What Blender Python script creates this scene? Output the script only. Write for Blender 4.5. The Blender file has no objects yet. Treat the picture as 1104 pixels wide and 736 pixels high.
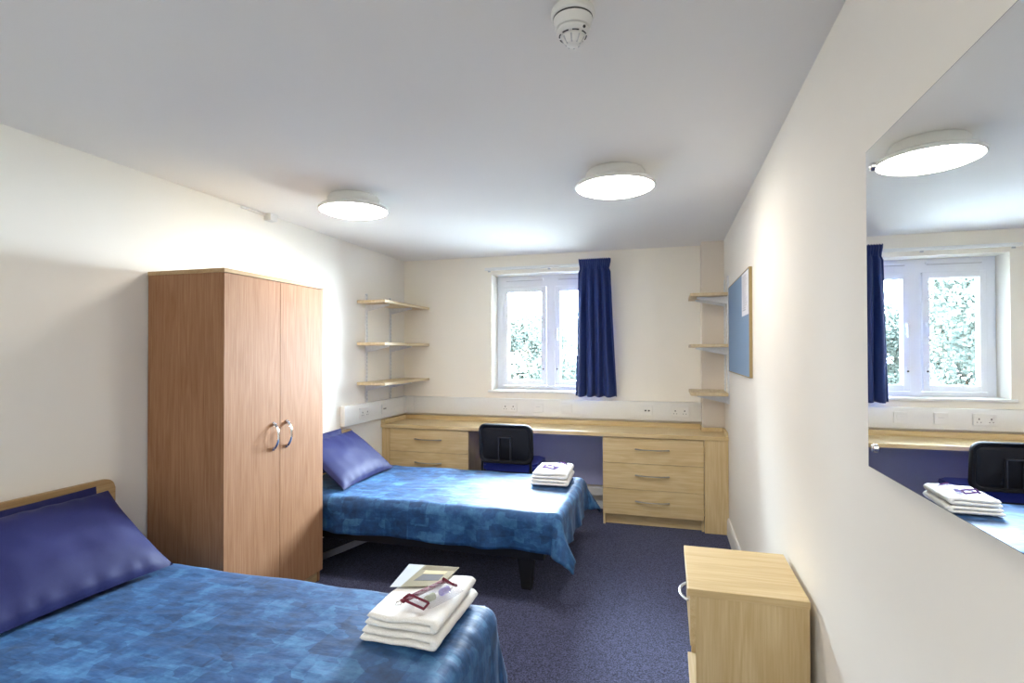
import bpy, bmesh, math, random
from mathutils import Vector, Matrix, noise
random.seed(7)
S = bpy.context.scene
C = S.collection
PI = math.pi

# ------------------------------------------------------------------ camera
F, YAW, PITCH, ROLL, CAMH, SY = 580.25, 0.28105, 0.00982, -0.00236, 1.3944, 5.46
cam = bpy.data.objects.new('camera', bpy.data.cameras.new('camera')); C.objects.link(cam)
fw = Vector((-math.sin(YAW)*math.cos(PITCH), math.cos(YAW)*math.cos(PITCH), math.sin(PITCH)))
rt = Vector((math.cos(YAW), math.sin(YAW), 0)); up = rt.cross(fw)
r2 = rt*math.cos(ROLL)+up*math.sin(ROLL); u2 = -rt*math.sin(ROLL)+up*math.cos(ROLL)
M = Matrix((r2, u2, -fw)).transposed().to_4x4(); M.translation = (0, 0, CAMH)
cam.matrix_world = M
cam.data.sensor_width = 36; cam.data.lens = F/1104*36; cam.data.shift_y = SY/1104
cam.data.clip_start = 0.02
S.camera = cam

# ------------------------------------------------------------------ light
EXPOSURE = 1.2
SKY = 112.0
LAMP = 16.5
S.view_settings.view_transform = 'Standard'; S.view_settings.look = 'None'
S.view_settings.exposure = EXPOSURE; S.view_settings.gamma = 1
S.view_settings.use_curve_mapping = False
w = bpy.data.worlds.new('world'); S.world = w; w.use_nodes = True
bg = w.node_tree.nodes['Background']
bg.inputs[0].default_value = (0.76, 0.86, 1.0, 1); bg.inputs[1].default_value = SKY

# room dimensions
XL, XR, YB, YF, HC = -2.512, 0.445, 4.84, -1.5, 2.296
WX0, WX1, WZ0, WZ1 = -1.597, -0.53, 1.035, 2.126

def area(name, loc, rot, sx, sy, portal=False, power=0, col=(1, 1, 1)):
    l = bpy.data.lights.new(name, 'AREA'); l.shape = 'RECTANGLE'; l.size = sx; l.size_y = sy
    l.energy = power; l.color = col
    o = bpy.data.objects.new(name, l); C.objects.link(o); o.location = loc; o.rotation_euler = rot
    if portal: l.cycles.is_portal = True
    return o
area('window_portal', ((WX0+WX1)/2, YB+0.27, (WZ0+WZ1)/2), (-PI/2, 0, 0), WX1-WX0, WZ1-WZ0, portal=True)

# ------------------------------------------------------------------ materials
def lin(r, g, b):
    f = lambda c: (c/255/12.92) if c/255 <= 0.04045 else ((c/255+0.055)/1.055)**2.4
    return (f(r), f(g), f(b), 1)

def mat(name):
    m = bpy.data.materials.new(name); m.use_nodes = True
    nt = m.node_tree; b = nt.nodes['Principled BSDF']
    return m, nt, b

def N(nt, t, **k):
    n = nt.nodes.new(t)
    for a, v in k.items():
        if a in n.inputs: n.inputs[a].default_value = v
        else: setattr(n, a, v)
    return n

def ramp(nt, fac, stops):
    r = nt.nodes.new('ShaderNodeValToRGB')
    e = r.color_ramp.elements
    while len(e) < len(stops): e.new(0.5)
    for i, (p, c) in enumerate(stops): e[i].position = p; e[i].color = c
    nt.links.new(fac, r.inputs[0]); return r

def mapping(nt, scale, coord='Object', rot=(0, 0, 0)):
    tc = nt.nodes.new('ShaderNodeTexCoord'); mp = nt.nodes.new('ShaderNodeMapping')
    mp.inputs['Scale'].default_value = scale; mp.inputs['Rotation'].default_value = rot
    nt.links.new(tc.outputs[coord], mp.inputs[0]); return mp.outputs[0]

def bump(nt, b, h, strength, dist=0.002):
    bp = nt.nodes.new('ShaderNodeBump'); bp.inputs['Strength'].default_value = strength
    bp.inputs['Distance'].default_value = dist
    nt.links.new(h, bp.inputs['Height']); nt.links.new(bp.outputs[0], b.inputs['Normal'])

def plain(name, c, rough=0.5, metal=0, noise_s=60, var=0.04, bmp=0.0, spec=0.5):
    m, nt, b = mat(name)
    n = N(nt, 'ShaderNodeTexNoise', Scale=noise_s, Detail=4)
    nt.links.new(mapping(nt, (1, 1, 1)), n.inputs['Vector'])
    c0 = tuple(x*(1-var) for x in c[:3])+(1,); c1 = tuple(min(1, x*(1+var)) for x in c[:3])+(1,)
    r = ramp(nt, n.outputs[0], [(0.3, c0), (0.7, c1)])
    nt.links.new(r.outputs[0], b.inputs['Base Color'])
    b.inputs['Roughness'].default_value = rough; b.inputs['Metallic'].default_value = metal
    b.inputs['Specular IOR Level'].default_value = spec
    if bmp: bump(nt, b, n.outputs[0], bmp)
    return m

def wood(name, base, dark, axis, fine=1.0, figure=0.5, rough=0.45, spec=.4):
    """grain runs along axis ('X','Y','Z')."""
    m, nt, b = mat(name)
    k = 'XYZ'.index(axis)
    s1 = [150, 150, 150]; s1[k] = 5
    s2 = [9, 9, 9]; s2[k] = 1.1
    n1 = N(nt, 'ShaderNodeTexNoise', Scale=1.0, Detail=3, Roughness=0.6)
    nt.links.new(mapping(nt, s1), n1.inputs['Vector'])
    n2 = N(nt, 'ShaderNodeTexNoise', Scale=1.0, Detail=2, Roughness=0.5, Distortion=0.6)
    nt.links.new(mapping(nt, s2), n2.inputs['Vector'])
    mul = N(nt, 'ShaderNodeMath', operation='MULTIPLY'); nt.links.new(n2.outputs[0], mul.inputs[0]); mul.inputs[1].default_value = 34
    sn = N(nt, 'ShaderNodeMath', operation='SINE'); nt.links.new(mul.outputs[0], sn.inputs[0])
    mr = N(nt, 'ShaderNodeMapRange'); nt.links.new(sn.outputs[0], mr.inputs[0])
    mr.inputs[1].default_value = -1; mr.inputs[2].default_value = 1
    mx = N(nt, 'ShaderNodeMix', data_type='FLOAT'); mx.inputs[0].default_value = figure
    nt.links.new(n1.outputs[0], mx.inputs[2]); nt.links.new(mr.outputs[0], mx.inputs[3])
    r = ramp(nt, mx.outputs[0], [(0.25, dark), (0.72, base)])
    nt.links.new(r.outputs[0], b.inputs['Base Color'])
    b.inputs['Roughness'].default_value = rough; b.inputs['Specular IOR Level'].default_value = spec
    bump(nt, b, n1.outputs[0], 0.08*fine, 0.001)
    return m

OB, OD = lin(222, 200, 156), lin(202, 174, 124)
oakX = wood('oak_grain_x', OB, OD, 'X', figure=.2); oakY = wood('oak_grain_y', OB, OD, 'Y', figure=.2)
oakZ = wood('oak_grain_z', OB, OD, 'Z', figure=.22)
SB, SD = lin(218, 200, 166), lin(196, 172, 130)
shelfY = wood('pale_oak_grain_y', SB, SD, 'Y', figure=.2)
BB, BD = lin(170, 129, 96), lin(144, 101, 70)
beechZ = wood('beech_grain_z', BB, BD, 'Z', figure=.12, rough=.6, spec=.2); beechX = wood('beech_grain_x', BB, BD, 'X', figure=.12)
beechY = wood('beech_grain_y', lin(190, 160, 116), lin(160, 128, 84), 'Y', figure=.12)
wallm = plain('cream_wall_paint', lin(246, 242, 233), 0.75, noise_s=3, var=0.008, spec=.25)
wallb = plain('cream_back_wall_paint', lin(250, 244, 230), 0.75, noise_s=3, var=0.008, spec=.25)
ceilm = plain('ceiling_paint', lin(242, 240, 237), 0.85, noise_s=3, var=0.006, spec=.2)
whitem = plain('white_gloss_paint', lin(240, 240, 236), 0.35, var=.01)
upvc = plain('white_upvc', lin(240, 243, 248), 0.3, var=.01)
plast = plain('white_plastic', lin(236, 236, 232), 0.35, var=.01)
plastg = plain('pale_grey_plastic', lin(190, 192, 196), 0.35, var=.02)
darkpl = plain('dark_slot', lin(60, 60, 62), 0.6)
steel = plain('brushed_steel', lin(175, 175, 178), 0.3, metal=1)
chrome = plain('chrome', lin(225, 225, 228), 0.08, metal=1, var=.01)
bracketm = plain('grey_white_bracket_metal', lin(224, 226, 228), 0.4)
blackm = plain('black_plastic', lin(20, 22, 30), 0.6, spec=.3)
blackmetal = plain('black_metal', lin(22, 22, 26), 0.4)
strutm = plain('grey_leg_metal', lin(112, 114, 122), 0.45)
maroon = plain('maroon_trim', lin(110, 20, 50), 0.45)
purple = plain('purple_trim', lin(88, 38, 120), 0.45)

def fabric(name, c0, c1, rough=.6, scale=900, sheen=0.0, sheen_tint=(1, 1, 1, 1), bmp=.15, spec=.5):
    m, nt, b = mat(name)
    n = N(nt, 'ShaderNodeTexNoise', Scale=scale, Detail=2)
    nt.links.new(mapping(nt, (1, 1, 1)), n.inputs['Vector'])
    r = ramp(nt, n.outputs[0], [(0.35, c0), (0.65, c1)])
    nt.links.new(r.outputs[0], b.inputs['Base Color'])
    b.inputs['Roughness'].default_value = rough
    b.inputs['Specular IOR Level'].default_value = spec
    b.inputs['Sheen Weight'].default_value = sheen; b.inputs['Sheen Tint'].default_value = sheen_tint
    b.inputs['Sheen Roughness'].default_value = .4
    bump(nt, b, n.outputs[0], bmp, 0.001)
    return m
carpet = fabric('navy_carpet', lin(30, 32, 52), lin(84, 90, 126), .95, 170, .1, (.7, .75, 1, 1), .5)
pillowm = fabric('navy_satin_cotton', lin(23, 28, 80), lin(27, 33, 92), .62, 700, .0, (.62, .68, 1, 1), .03, spec=.28)
curtm = fabric('navy_curtain_cloth', lin(20, 42, 98), lin(26, 50, 114), .6, 600, .15, (.6, .7, 1, 1), .05)
bluefab = fabric('royal_blue_seat_fabric', lin(22, 36, 120), lin(34, 52, 150), .85, 500, .1)
boardm = fabric('blue_grey_felt', lin(120, 146, 176), lin(136, 162, 190), .9, 500, 0)
towelm = fabric('white_terry_towel', lin(236, 236, 232), lin(252, 252, 250), .95, 420, .2, (1, 1, 1, 1), .9)
paperm = plain('white_paper', lin(236, 236, 240), .6, var=.01)

def duvet_mat():
    m, nt, b = mat('blue_patchwork_duvet_cloth')
    tc = nt.nodes.new('ShaderNodeTexCoord')
    def uvmap(s, rot=0.0):
        mp = nt.nodes.new('ShaderNodeMapping'); mp.inputs['Scale'].default_value = s
        mp.inputs['Rotation'].default_value = (0, 0, rot)
        nt.links.new(tc.outputs['UV'], mp.inputs[0]); return mp.outputs[0]
    v1 = N(nt, 'ShaderNodeTexVoronoi', distance='CHEBYCHEV', Scale=1.0, Randomness=.45); nt.links.new(uvmap((9, 7, 1)), v1.inputs['Vector'])
    v2 = N(nt, 'ShaderNodeTexVoronoi', distance='CHEBYCHEV', Scale=1.0, Randomness=1.0); nt.links.new(uvmap((13, 20, 1)), v2.inputs['Vector'])
    n1 = N(nt, 'ShaderNodeTexNoise', Scale=14, Detail=5, Roughness=.65); nt.links.new(uvmap((1, 1, 1)), n1.inputs['Vector'])
    s1 = N(nt, 'ShaderNodeSeparateColor'); nt.links.new(v1.outputs['Color'], s1.inputs[0])
    s2 = N(nt, 'ShaderNodeSeparateColor'); nt.links.new(v2.outputs['Color'], s2.inputs[0])
    a = N(nt, 'ShaderNodeMix', data_type='FLOAT'); a.inputs[0].default_value = .5
    nt.links.new(s1.outputs[0], a.inputs[2]); nt.links.new(s2.outputs[0], a.inputs[3])
    c = N(nt, 'ShaderNodeMix', data_type='FLOAT'); c.inputs[0].default_value = .66
    nt.links.new(a.outputs[0], c.inputs[2]); nt.links.new(n1.outputs[0], c.inputs[3])
    r = ramp(nt, c.outputs[0], [(.30, lin(20, 55, 94)), (.5, lin(34, 82, 134)), (.70, lin(72, 128, 176))])
    nt.links.new(r.outputs[0], b.inputs['Base Color'])
    b.inputs['Roughness'].default_value = .6
    b.inputs['Specular IOR Level'].default_value = .4
    b.inputs['Sheen Weight'].default_value = .12; b.inputs['Sheen Tint'].default_value = (.75, .85, 1, 1); b.inputs['Sheen Roughness'].default_value = .35
    n2 = N(nt, 'ShaderNodeTexNoise', Scale=9, Detail=3); nt.links.new(uvmap((1, 2.2, 1)), n2.inputs['Vector'])
    bump(nt, b, n2.outputs[0], .25, .02)
    return m
duvetm = duvet_mat()

def emis(name, c, s):
    m, nt, b = mat(name)
    b.inputs['Base Color'].default_value = (.9, .9, .9, 1)
    b.inputs['Emission Color'].default_value = c; b.inputs['Emission Strength'].default_value = s
    return m
lampm = emis('glowing_opal_diffuser', (1, .93, .83, 1), LAMP)

def glass_mat():
    m = bpy.data.materials.new('window_glass'); m.use_nodes = True; nt = m.node_tree; nt.nodes.clear()
    o = nt.nodes.new('ShaderNodeOutputMaterial'); mx = nt.nodes.new('ShaderNodeMixShader')
    t = nt.nodes.new('ShaderNodeBsdfTransparent'); g = nt.nodes.new('ShaderNodeBsdfGlossy')
    g.inputs['Roughness'].default_value = .02; t.inputs[0].default_value = (.96, .99, .98, 1)
    fr = nt.nodes.new('ShaderNodeFresnel'); fr.inputs[0].default_value = 1.45
    nt.links.new(fr.outputs[0], mx.inputs[0]); nt.links.new(t.outputs[0], mx.inputs[1]); nt.links.new(g.outputs[0], mx.inputs[2])
    nt.links.new(mx.outputs[0], o.inputs[0]); return m
glassm = glass_mat()

def film_mat():
    m = bpy.data.materials.new('clear_vinyl'); m.use_nodes = True; nt = m.node_tree; nt.nodes.clear()
    o = nt.nodes.new('ShaderNodeOutputMaterial'); mx = nt.nodes.new('ShaderNodeMixShader')
    t = nt.nodes.new('ShaderNodeBsdfTransparent'); g = nt.nodes.new('ShaderNodeBsdfPrincipled')
    t.inputs[0].default_value = (.95, .95, .97, 1)
    g.inputs['Base Color'].default_value = (.85, .85, .9, 1); g.inputs['Roughness'].default_value = .12
    mx.inputs[0].default_value = .22
    nt.links.new(t.outputs[0], mx.inputs[1]); nt.links.new(g.outputs[0], mx.inputs[2]); nt.links.new(mx.outputs[0], o.inputs[0]); return m
filmm = film_mat()
mirm, _nt, _b = mat('mirror_silver')
_b.inputs['Base Color'].default_value = (.90, .93, .94, 1); _b.inputs['Metallic'].default_value = 1; _b.inputs['Roughness'].default_value = 0.0

# ------------------------------------------------------------------ mesh helpers
def bm_new(): return bmesh.new()

def box(bm, x0, x1, y0, y1, z0, z1, bev=0.0, seg=2):
    r = bmesh.ops.create_cube(bm, size=1)
    vs = r['verts']
    for v in vs:
        v.co = Vector((x0+(v.co.x+.5)*(x1-x0), y0+(v.co.y+.5)*(y1-y0), z0+(v.co.z+.5)*(z1-z0)))
    if bev:
        es = list({e for v in vs for e in v.link_edges})
        bmesh.ops.bevel(bm, geom=es, offset=bev, segments=seg, affect='EDGES', profile=.5)
    return bm

def B(*a, **k): return box(bm_new(), *a, **k)

def tube(bm, pts, r, n=10, cap=True, flat=1.0):
    pts = [Vector(p) for p in pts]; rings = []
    rs = r if isinstance(r, (list, tuple)) else [r]*len(pts)
    prev = None
    for i, p in enumerate(pts):
        d = (pts[min(i+1, len(pts)-1)]-pts[max(i-1, 0)]).normalized()
        if prev is None:
            a = Vector((0, 0, 1)) if abs(d.z) < .9 else Vector((1, 0, 0))
            s = d.cross(a).normalized()
        else: s = (prev-d*prev.dot(d)).normalized()
        prev = s; t = d.cross(s)
        rings.append([bm.verts.new(p+(s*math.cos(2*PI*k/n)+t*math.sin(2*PI*k/n)*flat)*rs[i]) for k in range(n)])
    for a, b in zip(rings, rings[1:]):
        for k in range(n): bm.faces.new((a[k], a[(k+1) % n], b[(k+1) % n], b[k]))
    if cap: bm.faces.new(rings[0][::-1]); bm.faces.new(rings[-1])
    return bm

def lathe(bm, prof, cx, cy, n=48, cap=True):
    """prof: list of (r, z) ."""
    rings = []
    for r, z in prof:
        if r < 1e-6: rings.append([bm.verts.new((cx, cy, z))])
        else: rings.append([bm.verts.new((cx+r*math.cos(2*PI*k/n), cy+r*math.sin(2*PI*k/n), z)) for k in range(n)])
    for a, b in zip(rings, rings[1:]):
        for k in range(n):
            if len(a) == 1 and len(b) == 1: continue
            if len(a) == 1: bm.faces.new((a[0], b[(k+1) % n], b[k]))
            elif len(b) == 1: bm.faces.new((a[k], a[(k+1) % n], b[0]))
            else: bm.faces.new((a[k], a[(k+1) % n], b[(k+1) % n], b[k]))
    return bm

def prism(bm, pts, axis, a0, a1, bev=0):
    """polygon pts (2D) extruded along axis index."""
    def mk(p, a):
        q = list(p); q.insert(axis, a); return Vector(q)
    lo = [bm.verts.new(mk(p, a0)) for p in pts]; hi = [bm.verts.new(mk(p, a1)) for p in pts]
    n = len(pts); fs = [bm.faces.new(lo[::-1]), bm.faces.new(hi)]
    for i in range(n): fs.append(bm.faces.new((lo[i], lo[(i+1) % n], hi[(i+1) % n], hi[i])))
    if bev:
        es = list(fs[0].edges)+list(fs[1].edges)
        bmesh.ops.bevel(bm, geom=es, offset=bev, segments=2, affect='EDGES')
    return bm

def rrect(x0, x1, y0, y1, r, corners=(1, 1, 1, 1), n=6):
    """rounded rectangle outline; corners order: (x1,y1),(x0,y1),(x0,y0),(x1,y0)"""
    out = []
    for i, (cx, cy, a) in enumerate(((x1, y1, 0), (x0, y1, 90), (x0, y0, 180), (x1, y0, 270))):
        if not corners[i]: out.append((cx, cy)); continue
        sx = -1 if cx == x1 else 1; sy = -1 if cy == y1 else 1
        for k in range(n+1):
            t = math.radians(a+90*k/n)
            out.append((cx+sx*r+r*math.cos(t), cy+sy*r+r*math.sin(t)))
    return out

ORG = {}
def thing(name, label, cat, loc=(0, 0, 0), group=None):
    o = bpy.data.objects.new(name, None); C.objects.link(o); o.location = loc; o.empty_display_size = .05
    ORG[o] = Vector(loc); o['label'] = label; o['category'] = cat
    if group: o['group'] = group
    return o

def obj(name, bm, m, parent=None, smooth=False, recalc=True, label=None, subsurf=0):
    """world-coordinate bmesh -> one mesh object (child of parent, or top level with its own base as origin)"""
    if recalc: bmesh.ops.recalc_face_normals(bm, faces=bm.faces)
    if parent is not None: org = ORG[parent]
    else:
        xs = [v.co for v in bm.verts]
        org = Vector(((min(v.x for v in xs)+max(v.x for v in xs))/2, (min(v.y for v in xs)+max(v.y for v in xs))/2, min(v.z for v in xs)))
    for v in bm.verts: v.co -= org
    if smooth:
        for f in bm.faces: f.smooth = True
    me = bpy.data.meshes.new(name); bm.to_mesh(me); bm.free()
    for mm in (m if isinstance(m, (list, tuple)) else [m]): me.materials.append(mm)
    if smooth:
        try: me.set_sharp_from_angle(angle=math.radians(40))
        except Exception: pass
    o = bpy.data.objects.new(name, me); C.objects.link(o)
    if parent is not None: o.parent = parent
    else: o.location = org
    ORG[o] = org
    if subsurf:
        s = o.modifiers.new('s', 'SUBSURF'); s.levels = subsurf; s.render_levels = subsurf
    if label: o['label'] = label
    return o

def tag(o, label, cat, group=None):
    o['label'] = label; o['category'] = cat
    if group: o['group'] = group
    return o
def struct(name, bm, m, **k):
    o = obj(name, bm, m, **k); o['kind'] = 'structure'; return o

def dup(root, loc, label=None):
    r = root.copy(); C.objects.link(r); r.location = loc
    if label: r['label'] = label
    for ch in list(root.children):
        c = ch.copy(); C.objects.link(c); c.parent = r
        for g in list(ch.children):
            d = g.copy(); C.objects.link(d); d.parent = c
    return r

# ------------------------------------------------------------------ room shell
T = .15
struct('floor', B(XL-T, XR+T, YF-T, YB+T, -.12, 0), carpet)
struct('ceiling', B(XL-T, XR+T, YF-T, YB+T, HC, HC+.12), ceilm)
struct('wall_left', B(XL-T, XL, YF, YB, 0, HC), wallm)
struct('wall_right', B(XR, XR+T, YF, YB, 0, HC), wallm)
struct('wall_front', B(XL-T, XR+T, YF-T, YF, 0, HC), wallm)
bm = bm_new()
box(bm, XL-T, WX0, YB, YB+T+.13, 0, HC); box(bm, WX1, XR+T, YB, YB+T+.13, 0, HC)
box(bm, WX0, WX1, YB, YB+T+.13, 0, WZ0); box(bm, WX0, WX1, YB, YB+T+.13, WZ1, HC)
struct('wall_back', bm, wallb)
# pipe boxing in the back right corner
struct('trim_1', B(.272, XR+.001, 4.675, YB, .775, HC, bev=.003), plain('boxing_paint', lin(234, 224, 210), .75, noise_s=3, var=.01, spec=.25))
# skirting boards
def skirt_prof(bm, x_wall, s, y0, y1):
    return prism(bm, [(x_wall, 0), (x_wall-s*.018, 0), (x_wall-s*.018, .105), (x_wall-s*.010, .13), (x_wall, .13)], 1, y0, y1)
struct('baseboard_right', skirt_prof(bm_new(), XR, 1, YF, 4.385), whitem)
struct('baseboard_left', skirt_prof(bm_new(), XL, -1, YF, YB), whitem)
struct('baseboard_back', B(-1.65, -.52, YB-.018, YB, 0, .13, bev=.004), whitem)
# low white service duct that runs under the desk along the back wall
o = obj('pipe_casing', B(-1.645, -.525, YB-.075, YB-.018, .13, .20, bev=.004), whitem)
tag(o, 'white boxed pipe casing low on the back wall under the desk', 'pipe casing')

# ------------------------------------------------------------------ window
YW = YB+.18
wf = bm_new()
box(wf, WX0, WX0+.06, YW, YW+.07, WZ0, WZ1, .004); box(wf, WX1-.06, WX1, YW, YW+.07, WZ0, WZ1, .004)
box(wf, WX0+.05, WX1-.05, YW, YW+.07, WZ0, WZ0+.035, .004); box(wf, WX0+.05, WX1-.05, YW, YW+.07, WZ1-.11, WZ1, .004)
XM = (WX0+WX1)/2
box(wf, XM-.04, XM+.04, YW, YW+.07, WZ0+.03, WZ1-.1, .004)
win = struct('window_1', wf, upvc)
def wpart(name, bm, m, parent=win, **k):
    o = obj(name, bm, m, parent, **k); return o
for s, (a, b) in ((-1, (WX0+.06, XM-.04)), (1, (XM+.04, WX1-.06))):
    z0, z1 = WZ0+.035, WZ1-.105
    cb = bm_new(); fwid = .052
    y0, y1 = YW-.018, YW+.05
    box(cb, a+.003, a+fwid, y0, y1, z0+.003, z1-.003, .005); box(cb, b-fwid, b-.003, y0, y1, z0+.003, z1-.003, .005)
    box(cb, a+fwid-.004, b-fwid+.004, y0, y1, z0+.003, z0+fwid, .005); box(cb, a+fwid-.004, b-fwid+.004, y0, y1, z1-fwid, z1-.003, .005)
    cs = wpart('casement', cb, upvc)
    wpart('pane', B(a+fwid-.008, b-fwid+.008, YW+.014, YW+.018, z0+fwid-.008, z1-fwid+.008), glassm, cs)
    wpart('gasket', box(box(box(box(bm_new(), a+fwid-.002, a+fwid+.003, YW+.004, YW+.02, z0+fwid, z1-fwid), b-fwid-.003, b-fwid+.002, YW+.004, YW+.02, z0+fwid, z1-fwid),
          a+fwid, b-fwid, YW+.004, YW+.02, z0+fwid-.002, z0+fwid+.003), a+fwid, b-fwid, YW+.004, YW+.02, z1-fwid-.003, z1-fwid+.002), plastg, cs)
    xh = (b-.027) if s < 0 else (a+.027)
    hb = box(bm_new(), xh-.012, xh+.012, y0-.012, y0, 1.52, 1.62, .004)
    box(hb, xh-.009, xh+.009, y0-.045, y0-.010, 1.585, 1.61, .004); box(hb, xh-.009, xh+.009, y0-.045, y0-.03, 1.50, 1.61, .005)
    wpart('window_handle', hb, upvc, cs)
    rb = box(bm_new(), xh-.010, xh+.010, y0-.016, y0, 1.215, 1.27, .003)
    wpart('restrictor', rb, upvc, cs)
    lb = bm_new(); tube(lb, [(xh, y0-.024, 1.232), (xh, y0-.014, 1.232)], .007, 10)
    wpart('lock', lb, darkpl, cs)
    vb = bm_new(); box(vb, a+.03, b-.03, YW-.014, YW+.01, WZ1-.045, WZ1-.025, .003)
    wpart('trickle_vent', vb, upvc)
    wpart('vent_slot', B(a+.035, b-.035, YW-.016, YW-.010, WZ1-.050, WZ1-.046), plastg)
wpart('window_sill', B(WX0-.03, WX1+.03, YB-.03, YW, WZ0-.02, WZ0+.001, bev=.004), whitem)

# outside: lawn, trees
grass = plain('pale_concrete_paving', lin(150, 152, 150), .9, noise_s=4, var=.1)
lw = struct('ground', B(-24, 12, YB+.30, 40, -.5, -.3), grass)
leafm, lnt, lbs = mat('tree_leaf')
ln = N(lnt, 'ShaderNodeTexNoise', Scale=1.3, Detail=2); lnt.links.new(mapping(lnt, (1, 1, 1)), ln.inputs['Vector'])
lr = ramp(lnt, ln.outputs[0], [(.35, (.012, .0155, .0140, 1)), (.65, (.021, .0245, .0205, 1))]); lnt.links.new(lr.outputs[0], lbs.inputs['Base Color'])
lbs.inputs['Roughness'].default_value = .9; lbs.inputs['Specular IOR Level'].default_value = 0
bark = plain('bark', lin(96, 84, 70), .9, noise_s=20, var=.3)
def tree(x, y, z0, h, r, rz, n, label, seed):
    rnd = random.Random(seed)
    t = thing('tree', label, 'tree', (x, y, z0), 'trees outside the window')
    tb = bm_new(); tube(tb, [(x, y, z0), (x+.05, y, z0+h*.3), (x-.04, y+.05, z0+h*.6), (x, y, z0+h*.85)], [.13, .1, .07, .03], 8)
    for k in range(6):
        a = k*1.05; zz = z0+h*(.3+.08*k)
        tube(tb, [(x, y, zz), (x+math.cos(a)*r*.4, y+math.sin(a)*r*.4, zz+h*.12), (x+math.cos(a)*r*.7, y+math.sin(a)*r*.7, zz+h*.2)], [.05, .03, .012], 6)
    obj('trunk', tb, bark, t, smooth=True)
    cb = bm_new()
    clumps = [(rnd.gauss(0, 1), rnd.gauss(0, 1), rnd.gauss(0, 1), rnd.uniform(.22, .42)) for _ in range(46)]
    for k in range(n):
        c = clumps[k % len(clumps)]; d = Vector(c[:3]).normalized()*.72
        e = Vector((rnd.gauss(0, 1), rnd.gauss(0, 1), rnd.gauss(0, 1))).normalized()*c[3]*rnd.uniform(.75, 1)
        p = Vector((x+(d.x+e.x)*r, y+(d.y+e.y)*r, z0+h-rz+(d.z+e.z)*rz))
        s = rnd.uniform(.022, .04)
        a = Vector((rnd.gauss(0, 1), rnd.gauss(0, 1), rnd.gauss(0, 1))).normalized(); b = a.orthogonal().normalized()
        cb.faces.new([cb.verts.new(p+a*s*1.6), cb.verts.new(p+b*s), cb.verts.new(p-a*s*1.6), cb.verts.new(p-b*s)])
    obj('foliage', cb, leafm, t, recalc=False)
tree(-6.2, 12.4, -.3, 4.7, 2.1, 2.3, 60000, 'tall leafy tree outside, filling the left pane of the window in the mirror', 1)
tree(-4.6, 17.9, -.3, 3.1, 1.7, 1.6, 22000, 'low bushy tree outside, behind the middle of the window', 2)
tree(-2.7, 13.4, -.3, 1.75, .85, .9, 10000, 'small rounded tree outside, beside the blue curtain through the window', 3)

# curtain rail and curtain
YC = YB-.055
t = thing('curtain_rail', 'white curtain rail fixed to the wall above the window', 'curtain rail', (-1.0, YB, 2.165))
obj('track', B(-1.645, -.49, YC-.012, YC+.008, 2.155, 2.182, bev=.004), plast, t)
for x in (-1.62, -1.04, -.51):
    obj('bracket', box(box(bm_new(), x-.012, x+.012, YC, YB, 2.163, 2.172), x-.012, x+.012, YB-.005, YB, 2.15, 2.185), plastg, t)
def curtain():
    nu, nv = 150, 40
    zt, zb = 2.215, 1.00
    b = bm_new(); rows = []
    for j in range(nv+1):
        v = j/nv; z = zt+(zb-zt)*v
        spread = 0 if v < .06 else min(1, (v-.06)/.94)
        x0 = -.755-.035*spread**.8; x1 = -.475+.055*spread
        if v < .1: x0 += .012*math.exp(-((v-.07)/.03)**2); x1 -= .01*math.exp(-((v-.07)/.03)**2)
        row = []
        for i in range(nu+1):
            u = i/nu
            ph = u*2*PI*4.6+.9*math.sin(3*u+v)+.5*math.sin(3*v+7*u)
            amp = .012+.016*min(1, spread*3) if v > .07 else .010
            d = amp*math.sin(ph)+.006*math.sin(ph*2.3+1.9*v)*spread
            if v < .07: d = .008*math.sin(u*2*PI*15)
            zz = z+(.004*math.sin(ph) if v > .95 else 0)+(.006*math.sin(u*2*PI*15) if v < .02 else 0)
            row.append(b.verts.new((x0+(x1-x0)*u+.004*math.cos(ph)*spread, YC-.035+d-.025*spread*0, zz)))
        rows.append(row)
    for j in range(nv):
        for i in range(nu): b.faces.new((rows[j][i], rows[j][i+1], rows[j+1][i+1], rows[j+1][i]))
    o = obj('curtain', b, curtm, smooth=True)
    s = o.modifiers.new('thick', 'SOLIDIFY'); s.thickness = .004
    return o
tag(curtain(), 'navy blue pleated curtain gathered at the right side of the window', 'curtain')

# ------------------------------------------------------------------ trunking and sockets
ZT0, ZT1 = .80, .962
t = thing('cable_trunking', 'white cable trunking running around the corner just above the desk', 'trunking', (-1.2, YB, ZT0))
YT = YB-.045; XT = XL+.045
prof = lambda w0, w1: [(w0, ZT0), (w1, ZT0+.012), (w1, ZT1-.012), (w0, ZT1)]
obj('back_duct', B(XT, .272, YT, YB, ZT0, ZT1, bev=.006), plast, t, smooth=True)
obj('side_duct', B(XL, XT, 3.77, YB, ZT0, ZT1, bev=.006), plast, t, smooth=True)
obj('end_cap', B(XL, XT+.003, 3.745, 3.772, ZT0-.003, ZT1+.003, bev=.01, seg=3), plast, t, smooth=True)
obj('corner_piece', box(box(bm_new(), XL, XT+.004, YB-.11, YB-.04, ZT0-.002, ZT1+.002, bev=.004), XL, XL+.12, YT-.004, YB, ZT0-.002, ZT1+.002, bev=.004), plast, t)
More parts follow.
